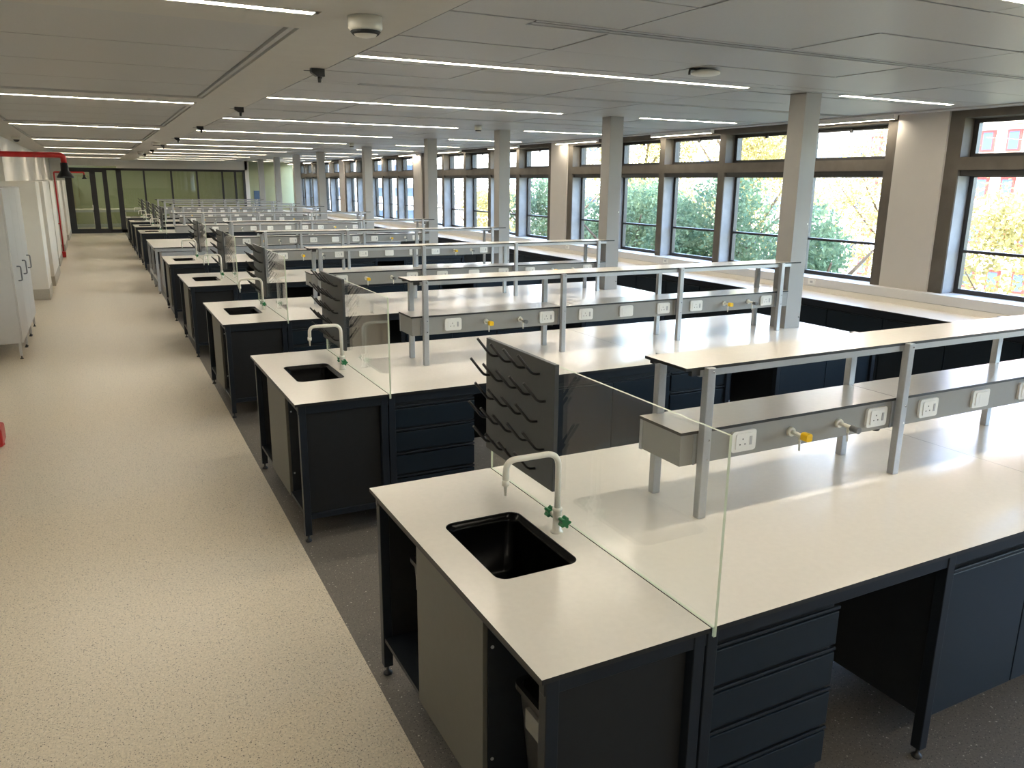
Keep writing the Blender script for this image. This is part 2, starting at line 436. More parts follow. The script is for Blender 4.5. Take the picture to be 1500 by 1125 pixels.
def win_upper(y0, y1, tagtxt):
    WN[0] += 1
    o = struct(thing('window_%d' % WN[0], (WALLX + .22, (y0 + y1) / 2, 2.5), tagtxt, 'window'))
    xg = WALLX + .16; fw = .055; z0, z1 = 2.495, 2.875
    fr = MB(); fr.box(xg, xg + .06, y0, y0 + fw, z0, z1); fr.box(xg, xg + .06, y1 - fw, y1, z0, z1)
    fr.box(xg, xg + .06, y0 + fw, y1 - fw, z0, z0 + .035); fr.box(xg, xg + .06, y0 + fw, y1 - fw, z1 - .04, z1)
    fr.build('window_frame', 'frame', o)
    MB().box(xg + .025, xg + .031, y0 + fw, y1 - fw, z0 + .035, z1 - .04).build('pane', 'window_glass', o)
    MB().box(xg - .02, xg, (y0 + y1) / 2 - .02, (y0 + y1) / 2 + .02, z1 - .065, z1 - .01).build('catch', 'black', o)
for bi, b0 in enumerate(bays):
    t = b0 + .15; step = 1.386; ow = 1.256
    nwin = 5
    lim = min(b0 + PER - PIERW, END)
    bn = ['bay nearest the camera', 'second window bay', 'third window bay', 'fourth window bay', 'fifth window bay', 'last bay'][bi]
    ops = [(t + step * i, t + step * i + ow) for i in range(5) if t + step * i + ow < END]
    if not ops: continue
    lo0 = max(b0, YB)
    MB().box(WALLX, WALLX + .3, lo0, lim, 2.36, 2.49).build('concrete_transom', 'concrete', wr)
    MB().box(WALLX, WALLX + .3, lo0, lim, 2.88, C).build('concrete_beam', 'concrete', wr)
    edges = [lo0] + [e for o in ops for e in o] + [lim]
    for i in range(0, len(edges), 2):
        e0, e1 = edges[i], edges[i + 1]
        if e1 - e0 > .02:
            mb = MB(); mb.box(WALLX, WALLX + .3, e0, e1, 1.065, 2.36); mb.box(WALLX, WALLX + .3, e0, e1, 2.49, 2.88)
            mb.build('concrete_mullion', 'concrete', wr)
    for i, (y0, y1) in enumerate(ops):
        if y1 < YB + .3: continue
        y0 = max(y0, YB)
        for yy, s in ((y0, 1), (y1, -1)):                      # pale lining of the reveal
            MB().box(WALLX + .012, WALLX + .205, min(yy, yy + s * .006), max(yy, yy + s * .006), 1.07, 2.3).build('reveal_lining', 'reveal', wr)
        pos = ['first', 'second', 'third', 'fourth', 'fifth'][i]
        win_lower(y0, y1, f'tall dark-framed lower window with a glazing bar, {pos} of the {bn}')
        win_upper(y0, y1, f'low dark-framed fanlight above the concrete transom, {pos} of the {bn}')

# dado trunking and sill along the window wall
sb = struct(MB().box(7.93, WALLX + .21, YB, END, .965, 1.068, bevel=.004).build('trim_1', 'sill')); tag(sb, 'pale sill trunking running under all the windows', 'trim')
for i, y in enumerate([7.15, 10.1, 13.1, 16.1, 19.0]):
    pl = MB().box(7.918, 7.93, y - .055, y + .055, .985, 1.05, bevel=.003).build('socket_plate', 'socket', sb)
    MB().box(7.914, 7.918, y - .02, y + .02, 1.005, 1.03).build('socket_insert', 'switch', pl)

# end partition with glass, door and the green room behind it
pe = struct(thing('wall_end', (2.6, END, 0), 'black framed glass partition closing the far end of the lab', 'wall'))
MB().box(.95, 6.2, END - .02, END + .1, 2.63, C + .1).build('bulkhead_panel', 'white_wall', pe)
MB().box(-1.75, .95, END - .02, END + .1, 2.72, C + .1).build('bulkhead_panel', 'white_wall', pe)
MB().box(-1.75, -.98, END - .05, END + .1, 0, 2.72).build('side_panel', 'white_wall', pe)
for xa, xb in ((-.98, -.80), (.5, .56), (.9, 1.1), (1.93, 2.0), (3.0, 3.07), (4.03, 4.10), (5.08, 5.15), (5.62, 5.70), (5.98, 6.08)):
    MB().box(xa, xb, END - .04, END + .08, 0, 2.63).build('mullion', 'black_frame', pe)
MB().box(-.98, 6.08, END - .04, END + .08, 2.55, 2.64).build('head_rail', 'black_frame', pe)
MB().box(.5, 6.08, END - .04, END + .08, 0, .14).build('base_rail', 'black_frame', pe)
for xa, xb in ((.56, .9), (1.1, 1.93), (2.0, 3.0), (3.07, 4.03), (4.10, 5.08), (5.15, 5.62), (5.70, 5.98)):
    MB().box(xa, xb, END + .01, END + .02, .14, 2.55).build('pane', 'green_glass', pe)
MB().box(6.08, 6.25, END - .02, END + .1, 0, C + .1).build('end_post', 'white_wall', pe)
ew = MB().box(6.25, 8.35, END + .02, END + .12, 0, C + .1).build('green_panel', 'green_wall', pe)
MB().box(6.42, 6.74, END - .01, END + .02, .95, 1.75).build('notice_panel', 'blue_panel', pe)
for n, (xa, xb, hx) in enumerate(((-.80, .025, .02), (.025, .5, .18))):
    d = struct(thing('door_%d' % (n + 1), ((xa + xb) / 2, END, 0), ['left leaf', 'right leaf'][n] + ' of the black framed glass double door at the far end', 'door'))
    fr = MB(); sw = .105
    fr.box(xa, xa + (.06 if n == 0 else sw), END - .03, END + .03, .0, 2.55); fr.box(xb - (sw if n == 0 else .11), xb, END - .03, END + .03, 0, 2.55)
    fr.box(xa, xb, END - .028, END + .028, 0, .18); fr.box(xa, xb, END - .028, END + .028, 2.47, 2.55)
    fr.build('door_frame', 'black_frame', d)
    MB().box(xa + .05, xb - .1, END + .0, END + .01, .18, 2.47).build('pane', 'green_glass', d)
    if n == 0: MB().box(xb - .12, xb - .09, END - .08, END - .03, .95, 1.15).build('door_handle', 'chrome', d)
MB().box(8.2, 8.35, END, END + 4.7, 0, C).build('return_wall', 'white_wall', pe)
gw = struct(MB().box(-1.9, 8.5, END + 4.6, END + 4.7, 0, C).build('wall_far', 'green_wall')); tag(gw, 'green painted wall seen through the glass partition', 'wall')
ff = struct(MB().box(-1.9, 8.35, END, END + 4.7, -.1, 0).build('floor', 'floor_light')); tag(ff, 'pale floor of the room behind the glass partition', 'floor')
fs = thing('white_side_bench', (1.2, END + 2.2, 0), 'long white bench in the room behind the glass doors', 'bench')
MB().box(-1.6, 6.0, END + 1.9, END + 2.6, .88, .93, bevel=.004).build('worktop', 'laminate', fs)
MB().box(-1.6, 6.0, END + 2.55, END + 2.58, .10, .26).build('low_rail', 'pale_grey', fs)
MB().box(-1.55, 5.95, END + 1.93, END + 1.95, .78, .88).build('fascia', 'pale_grey', fs)
for x in (-1.5, -.1, 1.1, 2.4, 3.8, 5.6): MB().box(x, x + .09, END + 1.95, END + 2.02, 0, .78).build('leg', 'laminate', fs)

# ================================================================== LAB BENCH ROWS (built once, then copied)
def leg(root, x, y, w=.042, d=.042, zt=.884, mat='anthracite'):
    lg = MB().box(x - w / 2, x + w / 2, y - d / 2, y + d / 2, .045, zt, bevel=.003).build('leg', mat, root)
    MB().lathe((x, y, 0), [(.0001, 0), (.020, 0), (.021, .008), (.012, .016), (.007, .02), (.007, .046), (.0001, .046)], 12).build('foot', 'black', lg)
    return lg

def slab(x0, x1, y0, y1, z0, z1): return MB().box(x0, x1, y0, y1, z0, z1, mi=1, top=0)

def sink_slab(x0, x1, y0, y1, hole, r, z0, z1):
    mb = MB(); bm = mb.bm
    outer = [(x0, y0), (x1, y0), (x1, y1), (x0, y1)]; inner = rrect(*hole, r)
    rings = {}
    for z in (z0, z1):
        vo = [bm.verts.new((x, y, z)) for x, y in outer]; vi = [bm.verts.new((x, y, z)) for x, y in inner]
        eds = [bm.edges.new((L[k], L[(k + 1) % len(L)])) for L in (vo, vi) for k in range(len(L))]
        res = bmesh.ops.triangle_fill(bm, use_beauty=True, use_dissolve=False, edges=eds)
        for g in res['geom']:
            if isinstance(g, bmesh.types.BMFace): g.material_index = 0 if z == z1 else 1
        rings[z] = (vo, vi)
    for j in (0, 1):
        a, b = rings[z0][j], rings[z1][j]; n = len(a)
        for k in range(n):
            bm.faces.new((a[k], a[(k + 1) % n], b[(k + 1) % n], b[k])).material_index = 1
    return mb

def make_row(yf):
    """everything on and under one bench row, far edge at y = yf; returns the top-level things with label patterns"""
    T = []
    yn = yf - BW
    # ---- bench frame with its tops
    b = thing('lab_bench', ((A + 6.0) / 2, yf - BW / 2, 0), '{} lab bench row: long white worktop on dark steel legs', 'bench', 'lab bench rows')
    T.append(b)
    hole = (1.065, 1.385, yf - .99, yf - .49)
    sink_slab(A, MX - .0015, yn, yf, hole, .045, ZT - .016, ZT).build('sink_top', ['laminate', 'core'], b)
    xs = [MX + .0015, 3.72, 6.0]
    for xa, xb in zip(xs, xs[1:]):
        slab(xa + .0008, xb - .0008, yn, yf, ZT - .016, ZT).build('worktop', ['laminate', 'core'], b)
    # sink bowl
    sk = MB(); bm = sk.bm; h = hole
    loops = [(h, .045, ZT - .004), ((h[0] + .004, h[1] - .004, h[2] + .004, h[3] - .004), .045, ZT - .012), ((h[0] + .016, h[1] - .016, h[2] + .016, h[3] - .016), .04, ZT - .014),
             ((h[0] + .02, h[1] - .02, h[2] + .02, h[3] - .02), .04, ZT - .03), ((h[0] + .03, h[1] - .03, h[2] + .03, h[3] - .03), .04, ZT - .22), ((h[0] + .07, h[1] - .07, h[2] + .07, h[3] - .07), .03, ZT - .235)]
    pr = None
    for q, r, z in loops:
        cur = [bm.verts.new((x, y, z)) for x, y in rrect(*q, r)]
        if pr:
            for k in range(len(cur)):
                fc = bm.faces.new((pr[k], pr[(k + 1) % len(cur)], cur[(k + 1) % len(cur)], cur[k])); fc.smooth = True
        pr = cur
    bm.faces.new(pr)
    s = sk.build('sink', 'sink', b); s['label'] = 'black recessed sink bowl'
    MB().lathe((1.225, yf - .74, ZT - .2345), [(.0001, .002), (.018, .004), (.026, .003), (.028, 0)], 16).build('drain', 'black', s)
    # frame rails and legs
    MB().box(A + .02, 5.985, yn + .02, yn + .05, .828, .884, bevel=.003).build('front_rail', 'anthracite', b)
    MB().box(A + .02, 5.985, yf - .05, yf - .02, .828, .884, bevel=.003).build('back_rail', 'anthracite', b)
    MB().box(A + .022, A + .05, yn + .05, yf - .05, .845, .884).build('end_rail', 'anthracite', b)
    for x in (A + .045, 1.482, 1.532, 2.665, 4.30, 4.835, 5.965):
        leg(b, x, yn + .037); 
        leg(b, x, yf - .037)
    MB().box(1.475, 5.95, yf - .60, yf - .58, .2, .884).build('back_panel', 'recess', b)
    # ---- sink-end cabinet facing the corridor
    c = thing('sink_cabinet', (1.2, yf - BW / 2, 0), 'dark sink end cabinet with two open niches, at corridor end of the {} bench row', 'cabinet', 'sink end cabinets')
    T.append(c)
    MB().box(A + .03, 1.465, yn + .06, yf - .06, .175, .195).build('bottom_shelf', 'anthracite', c)
    MB().box(A + .066, 1.455, yn + .045, yn + .056, .17, .828).build('side_panel', 'panel', c)
    MB().box(A + .03, 1.46, yn + .025, yn + .055, .145, .18, bevel=.003).build('bottom_rail', 'anthracite', c)
    MB().box(A + .066, 1.455, yf - .056, yf - .045, .17, .828).build('side_panel', 'panel', c)
    MB().box(1.44, 1.46, yn + .06, yf - .06, .195, .82).build('back_board', 'recess', c)
    e = MB().box(A + .026, A + .044, yf - 1.10, yf - .50, .165, .842, bevel=.002).build('end_board', 'khaki', c); e['label'] = 'grey centre board'
    for y in (yf - 1.10, yf - .475): 
        dv = MB().box(A + .046, 1.44, y, y + .012, .195, .842).build('divider', 'recess', c)
        for z in (.32, .74): MB().cyl((A + .06, y - .003, z), (A + .06, y + .015, z), .006, n=8).build('hinge_cap', 'pale_grey', dv)
    # waste bins in the two niches
    for k, (ya, yb) in enumerate(((yf - 1.42, yf - 1.17), (yf - .452, yf - .20))):
        t = thing('waste_bin', (1.15, (ya + yb) / 2, .195), 'black plastic waste bin in the ' + ['nearer', 'farther'][k] + ' niche under the {} bench sink', 'bin', 'bins under the sinks')
        T.append(t)
        mb = MB(); bm = mb.bm; xa, xb = A + .115, A + .42
        prev = None
        for ins, z in ((.03, .197), (.0, .62), (-.012, .625), (-.012, .645), (.004, .645), (.004, .62), (.034, .21)):
            cur = [bm.verts.new((x, y, z)) for x, y in rrect(xa + ins, xb - ins, ya + ins, yb - ins, .03, 3)]
            if prev:
                for q in range(len(cur)): bm.faces.new((prev[q], prev[(q + 1) % len(cur)], cur[(q + 1) % len(cur)], cur[q]))
            else: bm.faces.new(cur)
            prev = cur
        bm.faces.new(prev)
        mb.build('bin_body', 'bin', t)
        MB().box(xa - .012, xa + .004, (ya + yb) / 2 - .045, (ya + yb) / 2 + .045, .53, .60).build('bin_label', 'bin_label', t)
    # ---- drawer pedestals
    for k, (xa, xb) in enumerate(((1.552, 2.11), (3.745, 4.28))):
        t = thing('drawer_pedestal', ((xa + xb) / 2, yn + .3, .13), 'dark four-drawer pedestal under the {} bench, ' + ['left one beside the sink cabinet', 'right one beside the knee space'][k], 'drawers', 'drawer pedestals')
        T.append(t)
        MB().box(xa, xb, yn + .06, yn + .58, .13, .826).build('pedestal_body', 'recess', t)
        for q in range(4):
            zt = .792 - q * .157
            d = MB().box(xa + .002, xb - .002, yn + .034, yn + .058, zt - .134, zt - .008, bevel=.003).build('drawer', 'anthracite_door', t)
            MB().box(xa + .002, xb - .002, yn + .030, yn + .040, zt + .002, zt + .014, bevel=.003).build('pull_lip', 'anthracite', d)
    # ---- double-door cupboards
    for k, (xa, xb) in enumerate(((2.695, 3.74), (4.86, 5.94))):
        t = thing('cupboard', ((xa + xb) / 2, yn + .3, .15), 'dark two-door cupboard under the {} bench, ' + ['left one beside the first knee space', 'right one at the window end'][k], 'cupboard', 'bench cupboards')
        T.append(t)
        MB().box(xa, xb, yn + .06, yn + .58, .15, .826).build('cupboard_body', 'recess', t)
        xm = (xa + xb) / 2
        for u, v in ((xa + .012, xm - .002), (xm + .002, xb - .004)):
            d = MB().box(u, v, yn + .034, yn + .058, .17, .782, bevel=.004).build('door', 'anthracite_door', t)
            MB().box(u, v, yn + .030, yn + .042, .786, .800, bevel=.003).build('pull_lip', 'anthracite', d)
    # ---- tap
    t = thing('swan_neck_tap', (1.432, yf - .74, ZT), 'cream swan neck lab tap with green star knobs at the {} bench sink', 'tap', 'sink taps')
    T.append(t); tx, ty = 1.432, yf - .74
    MB().lathe((tx, ty, ZT), [(.0001, 0), (.024, 0), (.024, .006), (.0175, .010), (.0165, .085), (.019, .088), (.019, .098), (.0125, .100), (.0001, .100)], 20).build('tap_body', 'cream', t)
    MB().tube(fillet([(tx, ty, ZT + .095), (tx, ty, ZT + .318), (tx - .215, ty + .004, ZT + .318), (tx - .218, ty + .004, ZT + .24)], .055, 8), .0115, 12).build('spout', 'cream', t)
    MB().tube([(tx - .218, ty + .004, ZT + .245), (tx - .218, ty + .004, ZT + .225), (tx - .218, ty + .004, ZT + .222), (tx - .218, ty + .004, ZT + .185)], [.0145, .0135, .007, .0042], 12).build('nozzle', 'cream', t)
    for sgn in (-1, 1):
        v = MB().cyl((tx, ty + sgn * .012, ZT + .062), (tx, ty + sgn * .045, ZT + .062), .0095, n=12).build('valve', 'cream', t)
        star = []
        for q in range(40):
            a = 2 * math.pi * q / 40; r = .0185 + .0045 * math.cos(5 * a); star.append((tx + r * math.cos(a), ZT + .062 + r * math.sin(a)))
        y0, y1 = sorted((ty + sgn * .040, ty + sgn * .066))
        MB().prism(star, 'y', y0, y1).build('knob', 'green_knob', v)
    # ---- glass screen
    gs = MB(); bm = gs.bm
    gs.box(MX + .003, MX + .013, yn - .008, yf, ZT + .0005, 1.505, mi=1); gs.box(MX + .003, MX + .013, yn - .008, yn - .0008, .872, ZT + .0005, mi=1)
    bm.faces.ensure_lookup_table()
    for fc in bm.faces:
        fc.normal_update()
        if abs(fc.normal.x) > .9: fc.material_index = 0
    gs_o = gs.build('glass_screen', ['screen', 'screen_edge'], None, origin=(MX + .008, yf - BW / 2, ZT))
    tag(gs_o, 'clear glass splash screen standing across the {} bench beside its sink', 'screen', 'glass splash screens'); T.append(gs_o)
    # ---- drying rack on the screen
    t = thing('drying_rack', (MX - .012, yf - .30, 1.0), 'grey pegboard drying rack with black pegs on the {} bench screen', 'drying rack', 'drying racks')
    T.append(t)
    MB().box(MX - .018, MX + .0015, yf - .60, yf + .01, 1.0, 1.515, bevel=.002).build('board', 'rack', t)
    px = MX - .018
    pegm = MB().tube(fillet([(0, 0, 0), (-.035, 0, .002), (-.10, 0, .085)], .03, 4), [.0058] * 7, 8).mesh('peg', 'black')
    for z, ys in ((1.455, (-.11, -.235, -.355, -.48)), (1.355, (-.04, -.165, -.29, -.41, -.53)), (1.255, (-.085, -.21, -.34, -.465)), (1.155, (-.02, -.14, -.26, -.39, -.525)), (1.052, (-.065, -.19, -.31, -.455))):
        for y in ys: link('peg', pegm, t, (px + .002, yf + y, z))
    T.append(make_spine(yf, 5.555, '{}'))
    return T

def make_spine(yf, x1, key, x0=1.915, grey=False):
    """posts, service trunking with sockets and gas taps, upper shelf"""
    yn_, yb_ = yf - .84, yf - .585
    t = thing('service_spine', ((x0 + x1) / 2, yf - .72, ZT), '{} bench service spine: aluminium posts, grey socket trunking and upper shelf', 'service spine', 'service spines on the benches')
    MB().box(x0 + .004, x1, yn_, yb_, 1.116, 1.2445, bevel=.002).build('trunking', 'service_grey', t)
    MB().box(x0, x0 + .012, yb_ - .012, yb_ + .004, 1.114, 1.244).build('end_strip', 'alu', t)
    xs = [x0 - .004, 3.15, 4.35, x1]
    for a, b in zip(xs, xs[1:]): slab(a + .001, b - .001, yn_ - .008, yb_ + .006, 1.245, 1.257).build('trunking_top', ['laminate', 'core'], t)
    slab(x0 - .006, x1 + .11 if not grey else x1, yf - .862, yf - .60, 1.503, 1.515).build('upper_shelf', ['laminate', 'core'], t)
    for yy in (yf - .85, yf - .611): MB().box(x0 + .02, x0 + .06, yy - .01, yy + .01, 1.482, 1.5025).build('rail_end_cap', 'black', t)
    MB().box(x0 + .06, x1 - .005, yf - .858, yf - .842, 1.476, 1.5025).build('shelf_rail', 'alu', t)
    MB().box(x0 + .06, x1 - .005, yf - .618, yf - .603, 1.476, 1.5025).build('shelf_rail', 'alu', t)
    for k in range(4):
        x = 2.012 + 1.139 * k
        if x > x1: break
        for yy, d in ((yf - .869, 1), (yf - .575, -1)):
            p = MB().box(x - .019, x + .019, yy - .017, yy + .017, ZT, 1.512, bevel=.003).build('post', 'alu', t)
            if d == 1:
                for z in (1.145, 1.225, 1.495): MB().cyl((x + .006, yy - .0165, z), (x + .006, yy - .020, z), .004, n=8).build('bolt', 'chrome', p)
        MB().box(x - .015, x + .015, yf - .85, yf - .59, 1.484, 1.5015).build('shelf_bracket', 'alu', t)
        MB().box(x - .03, x - .019, yn_ - .004, yn_, 1.116, 1.243).build('joint_strip', 'alu', t)
    SOCK = [2.235, 3.02, 3.375, 4.14, 4.49, 5.29]; SWI = [3.765]
    if not SM:
        SM['plate'] = MB().prism(rrect(-.064, .064, -.044, .044, .012, 3), 'y', -.012, .0).mesh('socket', 'socket')
        SM['insert'] = MB().prism(rrect(-.044, .048, -.033, .033, .006, 2), 'y', -.0155, -.012).mesh('socket_insert', 'socket')
        pin = MB()
        for dx, dz in ((0, .010), (-.014, -.012), (.012, -.012)): pin.cyl((dx - .010, -.0153, dz), (dx - .010, -.0162, dz), .0032, n=8)
        SM['pins'] = pin.mesh('pin_holes', 'hole')
        SM['rocker'] = MB().box(.026, .038, -.0175, -.0155, -.018, .018).mesh('rocker', 'switch')
        SM['split'] = MB().box(-.018, .022, -.0163, -.0155, -.026, .026).mesh('blank_module', 'socket')
    for x in SOCK + SWI:
        if x > x1 - .1: continue
        o = (x, yn_, 1.182)
        s = link('socket', SM['plate'], t, o); i = link('socket_insert', SM['insert'], s, o)
        if x in SOCK:
            # third level only: pins and rocker hang on the plate beside the insert
            link('pin_holes', SM['pins'], s, o); link('rocker', SM['rocker'], s, o)
        else: link('blank_module', SM['split'], s, o)
    if 'flange' not in SM:
        # the tap points towards the user and its nozzle points down
        tb = MB(); tb.cyl((0, 0, 0), (0, -.014, 0), .021, .019, 16); tb.cyl((0, -.014, 0), (0, -.078, -.004), .0095, .0095, 12)
        tb.cyl((0, -.056, -.004), (0, -.056, -.028), .0065, .0065, 10); tb.cyl((0, -.056, -.026), (0, -.058, -.068), .005, .0035, 8)
        SM['flange'] = tb.mesh('gas_tap', 'cream')
        kp = rrect(-.0165, .0165, -.0165, .0165, .009, 3)
        SM['yk'] = MB().prism(kp, 'y', -.106, -.072).mesh('knob', 'yellow')
        SM['gk'] = MB().cyl((0, -.072, -.004), (0, -.112, -.006), .0145, .0145, 14).mesh('knob', 'grey_knob')
    for x, m in ((2.50, 'yk'), (2.785, 'gk'), (4.80, 'yk'), (5.08, 'gk')):
        if x > x1 - .1: continue
        o = (x, yn_, 1.183)
        g = link('gas_tap', SM['flange'], t, o); g['label'] = 'yellow-knobbed gas tap' if m == 'yk' else 'grey-knobbed gas tap'
        link('knob', SM[m], g, o)
    MB().lathe((3.07, yn_ + .03, 1.104), [(.0001, 0), (.02, 0), (.024, .012), (.0001, .012)], 12).build('cable_gland', 'black', t)
    return t
SM = {}

row0 = make_row(YF0)
rows = {0: row0}
for n, (i, yf) in enumerate(ROWS):
    if n == 0: continue
    rows[n] = [copy_tree(o, (0, yf - YF0, 0)) for o in row0]
RANK = {0: 0, 1: 1, 2: 2, 3: 3, 4: 4, 5: 6, 6: 7, 7: 8, 8: 9}
pats = [o['label'] for o in row0]
for n, L in rows.items():
    for o, p in zip(L, pats): 
        q = p.format(ORD[RANK[n]])
        o['label'] = q[0].lower() + q[1:]

# the paler sixth bench: grey steel, no sink
g0, g1 = GREY
gb = thing('lab_bench', (3.4, (g0 + g1) / 2, 0), 'sixth lab bench row, the wide one with pale grey steel frame and no sink', 'bench', 'lab bench rows')
for xa, xb in ((A, 3.72), (3.722, 6.0)): slab(xa, xb, g0, g1, ZT - .016, ZT).build('worktop', ['laminate', 'core'], gb)
MB().box(A + .02, 5.98, g0 + .02, g0 + .05, .82, .884, bevel=.003).build('front_rail', 'pale_grey', gb)
MB().box(A + .02, A + .05, g0 + .05, g1 - .05, .82, .884, bevel=.003).build('end_rail', 'pale_grey', gb)
MB().box(A + .02, A + .05, g0 + .05, g1 - .05, .22, .27, bevel=.003).build('low_rail', 'pale_grey', gb)
for x in (A + .04, 5.95):
    for y in (g0 + .04, (g0 + g1) / 2, g1 - .04): leg(gb, x, y, .045, .045, .884, 'pale_grey')
for k, xa in enumerate((1.06, 2.26, 3.46, 4.66)):
    t = thing('pale_cupboard', (xa + .58, g0 + .35, .12), 'pale grey two-door cupboard under the sixth bench row, %s from the corridor' % ORD[k].replace('front', 'first'), 'cupboard', 'pale cupboards under the sixth bench')
    MB().box(xa, xa + 1.16, g0 + .06, g0 + .6, .12, .815).build('cupboard_body', 'pale_grey', t)
    MB().box(xa, xa + 1.16, g0 + .08, g0 + .58, 0, .12).build('plinth', 'plinth', t)
    for u in (0, .582): MB().box(xa + u + .003, xa + u + .575, g0 + .042, g0 + .06, .13, .81, bevel=.003).build('door', 'pale_grey', t)
ts = make_spine(18.2 + .838, 5.555, '', x0=1.45); ts['label'] = ts['label'].format('sixth')

# service columns at the window end of every spine
def column(x, y, label):
    t = thing('service_column', (x + .09, y + .09, ZT), label, 'column', 'service columns at the bench ends')
    MB().box(x, x + .185, y, y + .185, ZT, C - .001, bevel=.002).build('column_shaft', 'column', t)
    for z in (1.0, 1.85): MB().cyl((x + .165, y - .0005, z), (x + .165, y - .004, z), .006, n=8).build('screw', 'chrome', t)
    return t
for n, y in enumerate(COLY):
    column(5.558, y, f'square grey column rising from the window end of the {ORD[n]} bench row to the ceiling')

# ================================================================== WINDOW COUNTER
wt = thing('window_counter', (7.65, 17, 0), 'long pale worktop running along the whole window wall', 'counter')
segs = [(-2.4 + 3.0 * k, min(-2.4 + 3.0 * (k + 1), END)) for k in range(14)]
for a, b in segs:
    if b - a > .1: 
        slab(7.37, 7.945, a + .001, b - .001, ZT - .016, ZT).build('worktop', ['laminate', 'core'], wt)
        MB().box(7.93, 7.9475, a + .001, b - .001, ZT, .9625).build('upstand', 'laminate', wt)
MB().box(7.40, 7.42, -2.4, END, .82, .884).build('front_rail', 'anthracite', wt)
cw = 1.494
y = -.3; n = 0
first = None
k = 0
while y + cw < END - .3:
    row = min(range(len(COLY)), key=lambda q: abs(COLY[q] - (y + cw / 2)))
    side = 'toward the viewer of' if y + cw / 2 < COLY[row] else 'beyond'
    if first is None:
        first = thing('base_cupboard', (7.65, y + cw / 2, .1), '', 'cupboard', 'cupboards under the window counter')
        MB().box(7.44, 7.93, y + .004, y + cw - .004, .1, .82).build('cupboard_body', 'recess', first)
        for u in (0, .747):
            d = MB().box(7.418, 7.44, y + u + .006, y + u + .741, .12, .80, bevel=.003).build('door', 'anthracite_door', first)
            MB().box(7.412, 7.424, y + u + .006, y + u + .741, .803, .815, bevel=.003).build('pull_lip', 'anthracite', d)
        MB().box(7.47, 7.9, y + .004, y + cw - .004, 0, .1).build('plinth', 'recess', first)
        o = first; ystart = y
    else:
        o = copy_tree(first, (0, y - ystart, 0))
    o['label'] = f'dark cupboard under the window counter, {ORD[k] if k else "nearest"} counted from the viewer' if k < 13 else f'dark cupboard under the window counter, {["fourteenth","fifteenth","sixteenth","seventeenth","eighteenth","nineteenth","twentieth","twenty-first","twenty-second","twenty-third","twenty-fourth","twenty-fifth","twenty-sixth"][k-13]} counted from the viewer'
    k += 1
    y += cw

# ================================================================== CORRIDOR SIDE
names = ['nearest', 'middle', 'farthest']
for k, (a, b) in enumerate(((11.35, 12.22), (12.22, 13.08), (13.08, 13.95))):
    t = thing('tall_cabinet', (-1.25, (a + b) / 2, 0), names[k] + ' of three tall pale grey cabinets standing against the corridor wall', 'cabinet', 'tall cabinets')
    MB().box(-1.5, -.99, a + .003, b - .003, .20, 2.07, bevel=.004).build('cabinet_body', 'locker', t)
    d = MB().box(-.988, -.968, a + .006, b - .006, .205, 2.062, bevel=.003).build('door', 'locker', t)
    yh = a + .52
    MB().tube(fillet([(-.97, yh, .92), (-.925, yh, .92), (-.925, yh, 1.10), (-.97, yh, 1.10)], .02, 3), .009, 8).build('handle', 'grey_knob', d)
    for yy in (a + .035, b - .035):
        for xx in (-1.46, -1.01):
            lg = MB().box(xx - .016, xx + .016, yy - .016, yy + .016, .04, .20).build('leg', 'locker', t)
            MB().lathe((xx, yy, 0), [(.0001, 0), (.02, 0), (.02, .01), (.008, .016), (.008, .042), (.0001, .042)], 10).build('foot', 'black', lg)

def shower(y, label):
    t = thing('emergency_shower', (-.935, y, 0), label, 'shower', 'emergency showers')
    MB().lathe((-.935, y, 0), [(.0001, 0), (.048, 0), (.048, .015), (.035, .02), (.03, .06), (.0001, .06)], 20).build('base_flange', 'red', t)
    MB().tube(fillet([(-.935, y, .05), (-.935, y, 2.37), (-.19, y, 2.37), (-.19, y, 2.31)], .03, 4), .022, 12).build('pipe', 'red', t)
    MB().lathe((-.19, y, 2.19), [(.06, 0), (.064, .006), (.06, .015), (.03, .06), (.028, .12), (.0001, .12)], 20).build('shower_head', 'black', t)
    MB().tube(fillet([(-.935, y, .95), (-1.15, y, .95), (-1.15, y, 1.02)], .03, 3), .016, 10).build('eyewash_arm', 'red', t)
    MB().lathe((-1.15, y, 1.0), [(.0001, 0), (.05, .005), (.10, .03), (.125, .055), (.12, .055), (.05, .015), (.0001, .012)], 20).build('eyewash_bowl', 'red', t)
    MB().box(-1.15, -.885, y - .13, y + .13, .012, .17, bevel=.02).build('foot_treadle', 'red', t)
    return t
shower(7.62, 'red emergency shower with a black head, the nearer one in front of the tall cabinets')
shower(26.3, 'red emergency shower with a black head, the farther one past the tall cabinets')

